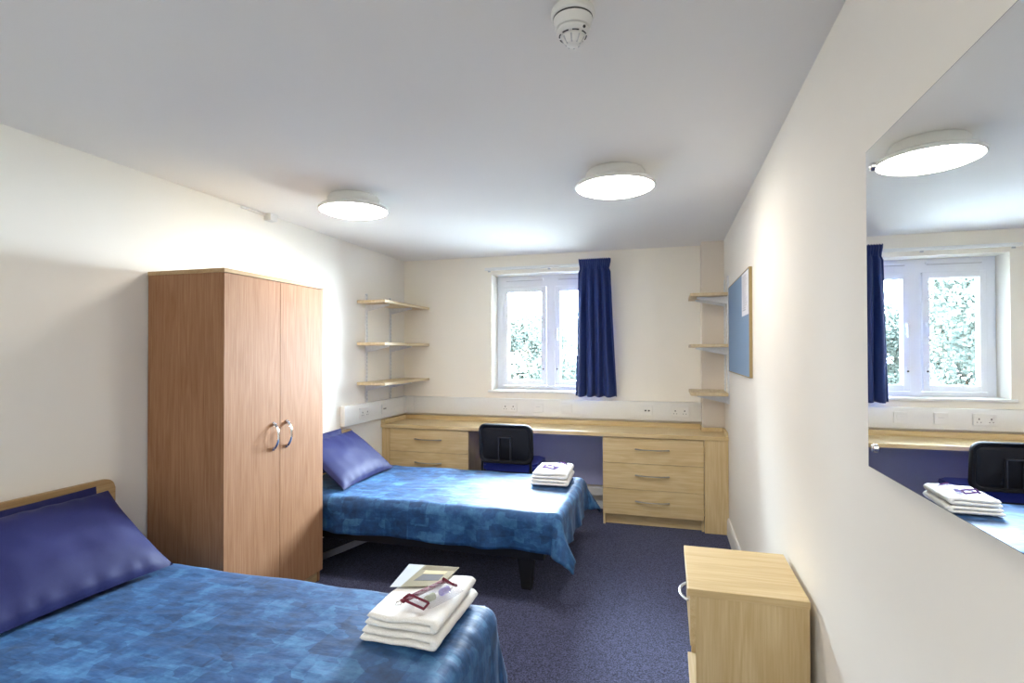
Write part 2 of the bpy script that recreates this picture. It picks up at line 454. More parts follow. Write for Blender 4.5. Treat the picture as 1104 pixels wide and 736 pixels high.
def socket(kind, u, z, wall, label, group=None):
    """wall 'b': u = X on back trunking; 'l': u = Y on left trunking"""
    w = .075 if kind == 'double' else .045
    def place(bm_in):
        for v in bm_in.verts:
            x, y, zz = v.co
            if wall == 'b': v.co = Vector((u+x, YT-.0006-y, z+zz))
            else: v.co = Vector((XT+.0006+y, u+x, z+zz))
        return bm_in
    base = (u, YT, z) if wall == 'b' else (XT, u, z)
    t = thing('socket', label, 'socket', base, group)
    obj('face_plate', place(box(bm_new(), -w, w, 0, .010, -.045, .045, .003)), plast, t)
    sl = bm_new()
    if kind == 'double':
        for cx in (-.038, .038):
            sl = bm_new()
            box(sl, cx-.004, cx+.004, .009, .0108, -.002, .010)
            box(sl, cx-.015, cx-.008, .009, .0108, -.022, -.017); box(sl, cx+.008, cx+.015, .009, .0108, -.022, -.017)
            obj('pin_holes', place(sl), darkpl, t)
        for cx in (-.060, .060):
            obj('rocker', place(box(bm_new(), cx-.006, cx+.006, .008, .014, .012, .030, .001)), plast, t)
    elif kind == 'data':
        box(sl, -.022, -.006, .009, .0108, -.006, .006); box(sl, .006, .022, .009, .0108, -.006, .006)
        obj('port', place(sl), darkpl, t)
    elif kind == 'single':
        box(sl, -.02, .02, .009, .0108, .006, .009)
        obj('cover_line', place(sl), plastg, t)
    else:
        obj('blank_insert', place(box(bm_new(), -.028, .028, .008, .013, -.02, .02, .002)), plast, t)
socket('double', -1.41, .885, 'b', 'white double socket on the back trunking below the left end of the window')
socket('single', -1.135, .885, 'b', 'white square outlet plate with a thin line below the middle of the window')
socket('blank', -.872, .885, 'b', 'white blank square plate below the window, left of the curtain')
socket('data', -.17, .885, 'b', 'white square data outlet on the back trunking right of the curtain')
socket('double', .10, .885, 'b', 'white double socket on the back trunking beside the corner boxing under the right shelves')
socket('double', 4.03, .885, 'l', 'white double socket on the left wall trunking above the blue pillow')
socket('data', 4.36, .885, 'l', 'white square outlet on the left wall trunking near the desk end')

# ------------------------------------------------------------------ shelves
def bracket(bm, xw, s, y, z, ln):
    prism(bm, [(xw, z-.055), (xw+s*.012, z-.058), (xw+s*ln, z-.012), (xw+s*ln, z-.001), (xw, z-.001)], 1, y-.009, y+.009)
    return bm
def shelf(xw, s, y0, y1, z, wdt, ybs, label, group):
    t = thing('wall_shelf', label, 'shelf', (xw, (y0+y1)/2, z), group)
    x0, x1 = sorted((xw+s*.014, xw+s*wdt))
    obj('shelf_board', B(x0, x1, y0, y1, z, z+.024, bev=.002), shelfY, t)
    for y in ybs: obj('bracket', bracket(bm_new(), xw, s, y, z, wdt-.05), bracketm, t)
def upright(xw, s, y, z0, z1, label, group):
    b = bm_new(); x0, x1 = sorted((xw, xw+s*.013)); box(b, x0, x1, y-.011, y+.011, z0, z1, .001)
    t = thing('shelf_upright', label, 'shelf upright', (xw, y, z0), group)
    obj('channel', b, bracketm, t)
    sb = bm_new(); z = z0+.02
    while z < z1-.02:
        xa, xb = sorted((xw+s*.0128, xw+s*.0136)); box(sb, xa, xb, y-.006, y-.002, z, z+.014); box(sb, xa, xb, y+.002, y+.006, z, z+.014); z += .032
    obj('slots', sb, plastg, t)
for z, nm in ((1.806, 'top'), (1.452, 'middle'), (1.118, 'lowest')):
    shelf(XL, 1, 3.97, YB-.002, z, .275, (4.13, 4.55), '%s pale wooden shelf on the left wall above the desk corner' % nm, 'shelves on the left wall')
for z, nm in ((1.808, 'top'), (1.425, 'middle'), (1.062, 'lowest')):
    shelf(XR, -1, 4.25, 4.665, z, .278, (4.33, 4.56), '%s pale wooden shelf on the right wall beside the pin board' % nm, 'shelves on the right wall')
upright(XL, 1, 4.13, ZT1, 1.90, 'slotted metal upright of the left shelves, nearer the wardrobe', 'left shelf uprights')
upright(XL, 1, 4.55, ZT1, 1.90, 'slotted metal upright of the left shelves, nearer the room corner', 'left shelf uprights')
upright(XR, -1, 4.33, 1.0, 1.96, 'slotted metal upright of the right shelves, nearer the pin board', 'right shelf uprights')
upright(XR, -1, 4.56, 1.0, 1.96, 'slotted metal upright of the right shelves, beside the corner boxing', 'right shelf uprights')

# ------------------------------------------------------------------ desk
YD = 4.38
t = thing('worktop', 'long light oak worktop running along the back wall under the window', 'desk', (-1.0, (YD+YB)/2, .71))
obj('worktop_board', B(XL+.002, XR-.002, YD, YB-.001, .712, .742, bev=.002), oakX, t)
obj('back_upstand', B(XL+.002, .262, YB-.045, YB-.001, .742, .782, bev=.002), oakX, t)
obj('side_upstand', B(XL+.002, XL+.045, YD+.004, YB-.045, .742, .782, bev=.002), oakY, t)
ub = box(bm_new(), XR-.02, XR-.002, YD+.02, 4.66, .742, .775, bev=.002)
box(ub, .262, XR-.02, 4.648, 4.666, .742, .775, bev=.002); box(ub, .262, .272, 4.666, YB-.04, .742, .775)
obj('side_upstand', ub, oakY, t)

def bow_handle(bm, c, half, axis, out, depth=.032, thick=.009, flat=.5):
    """arched bow handle centred at c; axis = unit vector along, out = unit vector away from the front"""
    c, axis, out = Vector(c), Vector(axis), Vector(out); pts = []; rs = []
    for k in range(17):
        s = -1+2*k/16
        pts.append(c+axis*half*s+out*(depth*(1-abs(s)**2.4)+.001)); rs.append(thick*(1.15-.4*(1-abs(s))))
    return tube(bm, pts, rs, 10, flat=flat)

def drawer_unit(x0, x1, label, n=3):
    ztop = .708
    t = thing('drawer_unit', label, 'drawers', ((x0+x1)/2, (YD+YB)/2, 0))
    yf = YD+.02
    cb = bm_new()
    box(cb, x0, x0+.018, yf+.019, YB-.06, 0, ztop, .001); box(cb, x1-.018, x1, yf+.019, YB-.06, 0, ztop, .001)
    box(cb, x0+.018, x1-.018, yf+.019, YB-.06, .085, .103); box(cb, x0+.018, x1-.018, yf+.019, YB-.06, .69, ztop)
    box(cb, x0+.018, x1-.018, YB-.066, YB-.06, .085, .70)
    obj('carcass', cb, oakZ, t)
    obj('plinth', B(x0+.018, x1-.018, yf+.055, yf+.073, 0, .085), oakX, t)
    h = (ztop-.088)/n
    for k in range(n):
        z0 = .088+k*h
        d = obj('drawer', B(x0+.001, x1-.001, yf, yf+.018, z0+.0015, z0+h-.0015, bev=.0015), oakX, t)
        hb = bow_handle(bm_new(), ((x0+x1)/2-.0, yf, z0+h*.56), .128, (1, 0, 0), (0, -1, 0))
        obj('handle', hb, steel, d, smooth=True)
    return t
drawer_unit(-2.43, -1.667, 'light oak three drawer unit under the left end of the worktop, behind the far bed')
drawer_unit(-.508, .268, 'light oak three drawer unit under the right end of the worktop')
o = obj('filler_panel', B(XL+.003, -2.432, YD+.022, YD+.04, 0, .71), oakZ)
tag(o, 'narrow oak filler panel between the left wall and the left drawers', 'panel')
o = obj('filler_panel', B(.270, XR-.003, YD+.010, YD+.028, 0, .71), oakZ)
tag(o, 'tall oak filler panel between the right drawers and the right wall', 'panel')

o = obj('knee_space_shade', B(-1.66, -.512, YB-.016, YB-.001, .21, .708), plain('blue_grey_shade_tint', lin(168, 172, 208), .6, var=.02))  # added sheet, its colour stands in for bluish shade on the wall
tag(o, 'blue grey sheet painting the shade on the back wall under the worktop behind the chair', 'panel')
# ------------------------------------------------------------------ chair
def chair(cx, yb):
    t = thing('desk_chair', 'black plastic desk chair with royal blue seat pushed under the worktop', 'chair', (cx, yb+.2, 0))
    w = .225
    # backrest shell
    b = bm_new(); nu, nv = 16, 14
    outline = rrect(-w, w, .495, .815, .06, n=6)
    def curve(x, z): return yb-.02+.05*(1-(x/w)**2)*-.6+(.03 if False else 0)+(.815-z)*.10
    def shell(off, ins, zoff):
        pts = rrect(-w+ins, w-ins, .495+ins, .815-ins, .06-ins*.6, n=6)
        return [b.verts.new((cx+x, curve(x, z)+off, z)) for x, z in pts]
    # layered rim -> front -> back with recess
    rings = [shell(.006, .05, 0), shell(.012, .03, 0), shell(.0, .022, 0), shell(-.004, .006, 0), shell(.006, 0, 0), shell(.03, 0, 0), shell(.042, .012, 0), shell(.046, .05, 0)]
    for a, c in zip(rings, rings[1:]):
        for k in range(len(a)): b.faces.new((a[k], a[(k+1) % len(a)], c[(k+1) % len(a)], c[k]))
    b.faces.new(rings[0]); b.faces.new(rings[-1])
    obj('backrest', b, blackm, t, smooth=True)
    pb = bm_new()
    for (x0, x1, z0, z1) in ((-.05, .055, .705, .712), (.047, .055, .53, .712), (-.05, -.042, .53, .712)):
        box(pb, cx+x0, cx+x1, yb-.045, yb-.01, z0, z1, .002)
    obj('back_panel', pb, plain('dark_grey_plastic', lin(50, 52, 62), .35), t)
    # front pad
    b = prism(bm_new(), rrect(cx-w+.03, cx+w-.03, .52, .79, .04), 1, yb+.036, yb+.06, bev=.01)
    obj('back_pad', b, bluefab, t, smooth=True)
    # seat
    b = prism(bm_new(), rrect(cx-.24, cx+.24, yb+.045, yb+.45, .06), 2, .425, .485, bev=.02)
    obj('seat', b, bluefab, t, smooth=True)
    b = prism(bm_new(), rrect(cx-.232, cx+.232, yb+.05, yb+.445, .06), 2, .405, .427, bev=.006)
    obj('seat_shell', b, blackm, t, smooth=True)
    for s in (-1, 1):
        x = cx+s*.205
        b = tube(bm_new(), [(x, yb-.08, 0.0), (x, yb-.02, .22), (x, yb+.02, .40), (x, yb+.02, .46), (x-s*.01, yb+.025, .60), (x-s*.02, yb+.01, .70)], .011, 10)
        obj('leg', b, blackmetal, t, smooth=True)
        b = tube(bm_new(), [(x, yb+.47, 0.0), (x, yb+.42, .38), (x, yb+.38, .405), (x, yb+.1, .405)], .011, 10)
        obj('leg', b, blackmetal, t, smooth=True)
    obj('stretcher', tube(bm_new(), [(cx-.205, yb+.02, .40), (cx+.205, yb+.02, .40)], .010, 8), blackmetal, t, smooth=True)
chair(-1.255, 4.15)

# ------------------------------------------------------------------ wardrobe
def wardrobe():
    x0, x1, y0, y1, h = -2.503, -2.033, 2.084, 2.856, 1.80
    t = thing('wardrobe', 'tall beech wardrobe with two doors standing between the two beds', 'wardrobe', ((x0+x1)/2, (y0+y1)/2, 0))
    b = bm_new()
    box(b, x0, x1-.02, y0+.003, y0+.021, 0, h-.02, .001); box(b, x0, x1-.02, y1-.021, y1-.003, 0, h-.02, .001)
    box(b, x0, x0+.006, y0+.02, y1-.02, .07, h-.02); box(b, x0, x1-.022, y0+.02, y1-.02, .07, .088)
    obj('carcass', b, beechZ, t)
    obj('top_panel', B(x0, x1+.003, y0, y1, h-.02, h, bev=.001), beechY, t)
    obj('plinth', B(x1-.045, x1-.027, y0+.021, y1-.021, 0, .068), beechY, t)
    ym = (y0+y1)/2+.005
    for a, c, yh in ((y0+.003, ym-.0015, ym-.052), (ym+.0015, y1-.003, ym+.052)):
        d = obj('door', B(x1-.019, x1, a, c, .07, h-.022, bev=.001), beechZ, t)
        hb = bow_handle(bm_new(), (x1, yh, .945), .073, (0, 0, 1), (1, 0, 0), depth=.032, thick=.0085, flat=.6)
        for s in (-1, 1): tube(hb, [(x1, yh, .945+s*.067), (x1+.012, yh, .945+s*.062)], .009, 10)
        obj('handle', hb, chrome, d, smooth=True)
wardrobe()

# ------------------------------------------------------------------ bedside cabinet
def bedside():
    x0, x1, y0, y1, h = .060, XR-.02, 1.883, 2.289, .611
    t = thing('bedside_cabinet', 'small light oak bedside cabinet against the right wall with one drawer', 'cabinet', ((x0+x1)/2, (y0+y1)/2, 0))
    obj('cabinet_top', B(x0, XR-.019, y0-.004, y1+.004, h-.025, h, bev=.002), oakX, t)
    b = bm_new()
    xf = x0+.008
    box(b, xf+.018, x1, y0+.002, y0+.020, 0, h-.025, .001); box(b, xf+.018, x1, y1-.020, y1-.002, 0, h-.025, .001)
    box(b, x1-.006, x1, y0+.02, y1-.02, .05, h-.03); box(b, xf+.02, x1-.006, y0+.02, y1-.02, .40, .415); box(b, xf+.02, x1-.006, y0+.02, y1-.02, .05, .068)
    obj('carcass', b, oakZ, t)
    d = obj('drawer', B(xf, xf+.018, y0+.003, y1-.003, .42, h-.028, bev=.001), oakY, t)
    hb = bow_handle(bm_new(), (xf, (y0+y1)/2, .515), .075, (0, 1, 0), (-1, 0, 0), depth=.027, thick=.006)
    obj('handle', hb, steel, d, smooth=True)
    obj('shelf', B(xf+.004, x1-.006, y0+.021, y1-.021, .180, .198, bev=.001), shelfY, t)
    obj('plinth', B(xf+.04, xf+.056, y0+.02, y1-.02, 0, .05), oakY, t)
bedside()

# ------------------------------------------------------------------ beds
def bed(y0, y1, xf, label, hbz=.80, hbw=.02):
    """bed with its headboard on the left wall; xf = foot end"""
    x0 = XL+.02
    t = thing('bed', label, 'bed', ((x0+xf)/2, (y0+y1)/2, 0))
    b = prism(bm_new(), rrect(y0-hbw, y1+hbw, .22, hbz, .045, (1, 1, 0, 0)), 0, x0, x0+.022, bev=.003)
    obj('headboard', b, beechY, t, smooth=True)
    xa = x0+.03
    b = bm_new()
    box(b, xa, xf-.05, y0+.06, y0+.09, .21, .27, .003); box(b, xa, xf-.05, y1-.09, y1-.06, .21, .27, .003)
    box(b, xa, xa+.03, y0+.09, y1-.09, .21, .27, .003); box(b, xf-.08, xf-.05, y0+.09, y1-.09, .21, .27, .003)
    for k in range(6): box(b, xa+.2+k*.26, xa+.26+k*.26, y0+.07, y1-.07, .262, .272)
    obj('bed_frame', b, blackmetal, t)
    for y in (y0+.16, y1-.16):
        obj('leg', prism(bm_new(), [(xf-.23, .215), (xf-.12, .215), (xf-.145, 0), (xf-.20, 0)], 1, y-.025, y+.025, bev=.003), blackmetal, t)
    for y in (y0+.10, y1-.10):
        b = bm_new()
        prism(b, [(xa+.60, .22), (xa+.68, .22), (xa+.20, 0), (xa+.10, 0)], 1, y-.02, y+.02, bev=.002)
        obj('leg', b, strutm, t)
    b = box(bm_new(), xa, xf-.01, y0+.015, y1-.015, .272, .475, .04, 3)
    obj('mattress', b, whitem, t, smooth=True)
    return t

def duvet(x0, x1, y0, y1, zt, drop, label, seed, flare=.035):
    """duvet lying on the mattress and hanging over both long sides and the foot (x1)"""
    r = .055; step = .016
    X0, X1, Y0, Y1 = x0, x1-r, y0+r, y1-r
    us = [X0+(X1+drop+.03-X0)*i/int((X1+drop+.03-X0)/step) for i in range(int((X1+drop+.03-X0)/step)+1)]
    a, c = Y0-drop-.03, Y1+drop+.03
    vsn = int((c-a)/step); vs_ = [a+(c-a)*i/vsn for i in range(vsn+1)]
    b = bm_new(); uvl = b.loops.layers.uv.new('UVMap'); G = []
    uvd = {}
    for u in us:
        row = []
        for v in vs_:
            cx = min(max(u, X0), X1); cy = min(max(v, Y0), Y1)
            dx, dy = u-cx, v-cy; d = math.hypot(dx, dy); d2 = (abs(dx)**3.4+abs(dy)**3.4)**(1/3.4)*1.04 if min(abs(dx), abs(dy)) > 0 else d
            n1 = noise.noise(Vector((u*3.1, v*2.2, seed)))*.009+noise.noise(Vector((u*9, v*5, seed+3)))*.0035
            # long soft creases
            cr = noise.noise(Vector((u*2.0+v*1.5, v*7-u*2, seed+9))); n1 += .006*max(0, .25-abs(cr))*4*.5
            if d < 1e-6: p = Vector((u, v, zt+n1))
            else:
                ex, ey = dx/d, dy/d; d = d2
                s = cx*1.0+cy*1.3+math.atan2(ey, ex)*.22
                if d < r*PI/2: o_, dn = r*math.sin(d/r), r*(1-math.cos(d/r))
                else: o_, dn = r, r+(d-r*PI/2)
                dep = max(0, dn-r*.3)/drop
                rip = (.014*math.sin(s*13+4*noise.noise(Vector((s*2.2, 0, seed))))+.006*math.sin(s*24+seed+3*noise.noise(Vector((s*4, 2, seed)))))*dep
                corner = min(abs(dx), abs(dy))/drop
                o2 = o_+rip+dep*(.012+flare*min(1, corner*1.5))+noise.noise(Vector((u*7, v*7, seed+5)))*.008*dep
                hem = noise.noise(Vector((s*2.2, 1, seed+7)))*.02*dep
                p = Vector((cx+ex*o2, cy+ey*o2, zt-dn+n1*(1-min(1, dep*1.0))+hem))
            row.append(b.verts.new(p)); uvd[row[-1]] = (u, v)
        G.append(row)
    for i in range(len(us)-1):
        for j in range(len(vs_)-1):
            f = b.faces.new((G[i][j], G[i+1][j], G[i+1][j+1], G[i][j+1]))
            for l in f.loops: l[uvl].uv = uvd[l.vert]
    o = obj('duvet', b, duvetm, smooth=True, recalc=False)
    for p in o.data.polygons: pass
    s = o.modifiers.new('thick', 'SOLIDIFY'); s.thickness = .012; s.offset = -1
    tag(o, label, 'duvet'); return o

ZD = .50
bed(2.93, 3.85, -.63, 'black framed single bed with cream wooden headboard behind the wardrobe', .775)
bed(.90, 1.80, -.60, 'single bed with wooden headboard nearest the camera, in front of the wardrobe', .815, .10)
duvet(XL+.10, -.56, 2.90, 3.88, ZD, .215, 'mottled blue duvet on the far bed beyond the wardrobe', 3.3, .10)
duvet(XL+.10, -.575, .87, 1.84, ZD, .25, 'mottled blue duvet on the near bed in the foreground', 11.7)

def pillow(w_, h_, th, M_, label, seed, group):
    """w_ along local x, h_ along local y, thickness local z; M_ places it"""
    b = bm_new(); nu, nv = 44, 30; top = []; bot = []
    for side, store in ((1, top), (-1, bot)):
        for i in range(nu+1):
            row = []
            for j in range(nv+1):
                u = -1+2*i/nu; v = -1+2*j/nv
                # pinched outline
                px = u*w_/2*(1-.05*(1-v*v)*0-.035*(1-abs(v))**1*0)*(1-.045*(1-v**2)*abs(u)**3)
                py = v*h_/2*(1-.05*(1-u**2)*abs(v)**3)
                t_ = max(0, (1-abs(u)**2.6))**.55*max(0, (1-abs(v)**2.6))**.55
                edge = (1-abs(u))*(1-abs(v))
                nz = noise.noise(Vector((u*2.2, v*2.2, seed+side)))*.008+abs(noise.noise(Vector((u*3, v*2, seed+side*2))))*-.006
                wr = .0028*math.sin(u*26+3*noise.noise(Vector((u*3, 0, seed))))*math.exp(-((abs(v)-.88)/.12)**2)
                row.append((px, py, side*(t_*(th/2+nz)+wr*(t_ > .0))))
            store.append(row)
    vt = [[b.verts.new(p) for p in row] for row in top]
    vb = [[vt[i][j] if i in (0, nu) or j in (0, nv) else b.verts.new(bot[i][j]) for j in range(nv+1)] for i in range(nu+1)]
    for i in range(nu):
        for j in range(nv):
            b.faces.new((vt[i][j], vt[i+1][j], vt[i+1][j+1], vt[i][j+1]))
            b.faces.new((vb[i][j], vb[i][j+1], vb[i+1][j+1], vb[i+1][j]))
    bmesh.ops.transform(b, matrix=M_, verts=b.verts)
    o = obj('pillow', b, pillowm, smooth=True); tag(o, label, 'pillow', group); return o

def leaning(cx, cy, cz, lean, twist=0, roll=0):
    """pillow long axis along Y, face tilted: lean = angle of the face from horizontal"""
    return Matrix.Translation((cx, cy, cz)) @ Matrix.Rotation(twist, 4, 'Z') @ Matrix.Rotation(roll, 4, 'X') @ Matrix.Rotation(lean, 4, 'Y') @ Matrix.Rotation(PI/2, 4, 'Z')
R = math.radians
pillow(.70, .45, .12, leaning(-2.190, 3.37, .648, R(37), R(2)), 'blue pillow leaning at the front on the far bed', 2, 'pillows on the far bed')
pillow(.70, .29, .07, leaning(-2.39, 3.31, .668, R(68), 0), 'blue pillow against the headboard of the far bed, behind the leaning one', 5, 'pillows on the far bed')
pillow(.74, .47, .13, leaning(-2.175, 1.40, .655, R(36), R(-2)), 'large navy pillow leaning at the front of the near bed', 8, 'pillows on the near bed')
pillow(.72, .30, .07, leaning(-2.385, 1.43, .662, R(68), 0), 'navy pillow against the headboard of the near bed, behind the leaning one', 12, 'pillows on the near bed')

# ------------------------------------------------------------------ towels, wash bags, leaflet
def towel(x0, x1, y0, y1, z0, th, label, group, rot=0, seed=0):
    """towel folded in two layers: rounded fold along +X side, layer edges at the front"""
    b = bm_new(); half = th/2; nY = 30
    cx, cy = (x0+x1)/2, (y0+y1)/2
    g = .0012; h = half; nx, ny = 30, 40; xa, xb = x0+h/2, x1-h; sec = []
    for i in range(nx+1): sec.append((xa+(xb-xa)*i/nx, 2*h, 1.5*h))
    for i in range(1, 12): a = PI/2-PI*i/12; sec.append((xb+h*math.cos(a), h+h*math.sin(a), h+.5*h*math.sin(a)))
    for i in range(nx+1): sec.append((xb-(xb-xa)*i/nx, 0, .5*h))
    for i in range(1, 8): a = -PI/2-PI*i/8; sec.append((xa-.006+(h-g)/2*math.cos(a), (h-g)/2*(1+math.sin(a)), .5*h))
    for i in range(nx+1): sec.append((xa+(xb-.004-xa)*i/nx, h-g, .5*h))
    for i in range(nx+1): sec.append((xb-.004-(xb-.004-xa)*i/nx, h+g, 1.5*h))
    for i in range(1, 8): a = -PI/2-PI*i/8; sec.append((xa+(h-g)/2*math.cos(a), 1.5*h+g/2+(h-g)/2*math.sin(a), 1.5*h))
    rows = []
    for j in range(ny+1):
        v = j/ny; v = (1-math.cos(PI*v))/2*.7+v*.3; y = y0+(y1-y0)*v
        e = min(1, min(v, 1-v)*(y1-y0)/(h*.55)); pr = math.sqrt(max(.03, 1-(1-e)**2))
        rows.append([b.verts.new((sx+.004*noise.noise(Vector((y*14, zc*30, seed+2))), y+.006*noise.noise(Vector((sx*14, zc*90, seed)))+(.005 if zc < h else 0)*(-1 if v < .5 else 0),
            z0+zc+(sz-zc)*pr+.006*noise.noise(Vector((sx*8, y*8, seed)))*min(1, sz/h)+.0015*noise.noise(Vector((sx*70, y*70, seed))))) for sx, sz, zc in sec])
    m_ = len(sec)
    for p, q in zip(rows, rows[1:]):
        for i in range(m_): b.faces.new((p[i], p[(i+1) % m_], q[(i+1) % m_], q[i]))
    b.faces.new(rows[0][::-1]); b.faces.new(rows[-1])
    bmesh.ops.rotate(b, cent=(cx, cy, z0), matrix=Matrix.Rotation(rot, 3, 'Z'), verts=b.verts)
    o = obj('folded_towel', b, towelm, smooth=True); tag(o, label, 'towel', group); return o

TZ = ZD+.012
g1, g2 = 'folded towels on the near bed', 'folded towels on the far bed'
towel(-.905, -.655, 1.465, 1.825, TZ, .039, 'white folded towel at the bottom of the stack on the near bed', g1, R(0), 1)
towel(-.895, -.66, 1.475, 1.82, TZ+.0435, .038, 'white folded towel topmost on the near bed, under the wash bag', g1, R(1), 4)
towel(-.885, -.635, 3.48, 3.83, TZ, .039, 'white folded towel at the bottom of the stack on the far bed', g2, R(3), 7)
towel(-.875, -.64, 3.49, 3.83, TZ+.0435, .038, 'white folded towel topmost on the far bed', g2, R(2), 9)

def bag(cx, cy, z, rot, trim, label, contents):
    """clear pouch lying flat; local x along the zip"""
    def P(b): 
        bmesh.ops.transform(b, matrix=Matrix.Translation((cx, cy, z)) @ Matrix.Rotation(rot, 4, 'Z'), verts=b.verts); return b
    t = thing('wash_bag', label, 'wash bag', (cx, cy, z))
    b = bm_new(); nu, nv = 24, 14; L, Wd, th = .165, .105, .026
    vt = [[None]*(nv+1) for _ in range(nu+1)]; vb = [[None]*(nv+1) for _ in range(nu+1)]
    for i in range(nu+1):
        for j in range(nv+1):
            u = -1+2*i/nu; v = -1+2*j/nv
            t_ = (max(0, 1-u**4)*max(0, 1-v**4))**.5
            nz = noise.noise(Vector((u*3, v*3, cx*9)))*.006*t_
            w_ = 1-.05*(v < 0)*abs(v)
            vt[i][j] = b.verts.new((u*L/2*w_, v*Wd/2-Wd/2, th/2+t_*th/2+nz))
            vb[i][j] = vt[i][j] if i in (0, nu) or j in (0, nv) else b.verts.new((u*L/2*w_, v*Wd/2-Wd/2, max(.001, th/2-t_*th/2)))
    for i in range(nu):
        for j in range(nv):
            b.faces.new((vt[i][j], vt[i+1][j], vt[i+1][j+1], vt[i][j+1])); b.faces.new((vb[i][j], vb[i][j+1], vb[i+1][j+1], vb[i+1][j]))
    obj('pouch', P(b), filmm, t, smooth=True)
    zb = bm_new(); box(zb, -.098, .098, -.011, .007, th/2-.004, th/2+.005, .002)
    zp = obj('zip_band', P(zb), trim, t)
    pb = tube(bm_new(), [(-.094, 0, th/2), (-.108, .008, th/2), (-.12, .002, th/2-.004), (-.11, -.010, th/2-.004), (-.096, -.004, th/2)], .0016, 6)
    obj('zip_pull', P(pb), chrome, zp, smooth=True)
    for s in (-1, 1):
        sb = bm_new(); x = s*.088
        # flat strap loop standing on the zip band ends
        ln = .095 if s < 0 else .06
        for (p, q) in (((x, 0, .014), (x+s*.002, -ln, .014)), ((x+s*.002, -ln, .014), (x-s*.018, -ln-.002, .026)), ((x-s*.018, -ln, .026), (x-s*.012, -.012, .030)), ((x-s*.012, -.012, .03), (x, 0, .018))):
            p, q = Vector(p), Vector(q); tube(sb, [p, q], .0048, 4)
        obj('strap', P(sb), trim, t)
    for k in range(4):
        tube_b = tube(bm_new(), [(-.06+.035*k, -.012, th-.002), (-.05+.035*k, -.028, th+.001), (-.035+.035*k, -.016, th-.001)], .0014, 5)
        obj('seam_trim', P(tube_b), trim, t, smooth=True)
    for (lx, ly, r_, h_, col, nm, lb, cat) in contents:
        c = lin(*col)
        th_ = thing(nm, lb, cat, tuple(Matrix.Translation((cx, cy, z)) @ Matrix.Rotation(rot, 4, 'Z') @ Vector((lx, ly, .004))))
        mm = plain(nm+'_'+cat+'_plastic_%d' % int(col[2]), c, .3)
        q = .002
        bb = bm_new(); tube(bb, [(lx, ly, r_+q), (lx+h_*.06, ly, r_+q), (lx+h_*.7, ly, r_+q), (lx+h_*.78, ly, r_+q)], [r_*.85, r_, r_, r_*.55], 16)
        obj('bottle_body', P(bb), mm, th_, smooth=True)
        bb = bm_new(); tube(bb, [(lx+h_*.78, ly, r_+q), (lx+h_, ly, r_+q)], [r_*.5, r_*.5], 14)
        obj('cap', P(bb), whitem, th_, smooth=True)
ZB = TZ+.0825+.003
bag(-.772, 1.628, ZB, R(68), maroon, 'clear wash bag with maroon trim on the towels of the near bed',
    [(-.045, -.055, .0115, .05, (150, 160, 120), 'toiletry_bottle', 'tiny olive green bottle inside the maroon trimmed wash bag', 'bottle'),
     (.02, -.055, .0115, .05, (120, 105, 190), 'toiletry_bottle', 'tiny violet bottle inside the maroon trimmed wash bag', 'bottle')])
bag(-.77, 3.66, ZB, R(62), purple, 'clear wash bag with purple trim on the towels of the far bed',
    [(-.04, -.055, .0115, .05, (120, 105, 190), 'toiletry_bottle', 'tiny bottle inside the purple trimmed wash bag on the far bed', 'bottle')])

# leaflet lying under the wash bag's edge, reaching over the back left of the towels
lm, lnt2, lb2 = mat('leaflet_print')
tcn = lnt2.nodes.new('ShaderNodeTexCoord'); sx = lnt2.nodes.new('ShaderNodeSeparateXYZ'); lnt2.links.new(tcn.outputs['Generated'], sx.inputs[0])
r1 = ramp(lnt2, sx.outputs[0], [(0, lin(200, 210, 222)), (.3, lin(206, 214, 222)), (.33, lin(160, 156, 136)), (1, lin(176, 170, 150))]); r1.color_ramp.interpolation = 'LINEAR'
lnt2.links.new(r1.outputs[0], lb2.inputs['Base Color']); lb2.inputs['Roughness'].default_value = .22
LZ = TZ+.0825
LP = [(-.907, 1.645), (-.745, 1.70), (-.742, 1.862), (-.934, 1.84)]
t = thing('leaflet', 'glossy grey and beige photo leaflet lying on the towels of the near bed', 'leaflet', (-.83, 1.76, LZ))
b = bm_new(); lo = [b.verts.new((x, y, LZ+.0035)) for x, y in LP]; hi = [b.verts.new((x, y, LZ+.0055)) for x, y in LP]
b.faces.new(lo[::-1]); b.faces.new(hi)
for i in range(4): b.faces.new((lo[i], lo[(i+1) % 4], hi[(i+1) % 4], hi[i]))
obj('cover_sheet', b, lm, t)
def lquad(pts, z, m, nm):
    b = bm_new(); v0 = [b.verts.new((x, y, z)) for x, y in pts]; v1 = [b.verts.new((x, y, z+.0004)) for x, y in pts]
    b.faces.new(v0[::-1]); b.faces.new(v1)
    for i in range(len(pts)): b.faces.new((v0[i], v0[(i+1) % len(pts)], v1[(i+1) % len(pts)], v1[i]))
    obj(nm, b, m, t)
def bil(u, v):
    a = Vector(LP[0]).lerp(Vector(LP[1]), u); c = Vector(LP[3]).lerp(Vector(LP[2]), u); return tuple(a.lerp(c, v))
lquad([bil(.36, .25), bil(.85, .25), bil(.85, .55), bil(.44, .55)], LZ+.0056, plain('leaflet_grey_ink', lin(120, 122, 128), .25), 'printed_bed')
lquad([bil(.42, .58), bil(.86, .58), bil(.86, .74), bil(.42, .74)], LZ+.0056, plain('leaflet_cream_ink', lin(226, 212, 176), .25), 'printed_window')
lquad([bil(.34, .78), bil(.98, .78), bil(.98, .97), bil(.36, .97)], LZ+.0056, plain('leaflet_taupe_ink', lin(140, 132, 112), .25), 'printed_wall')

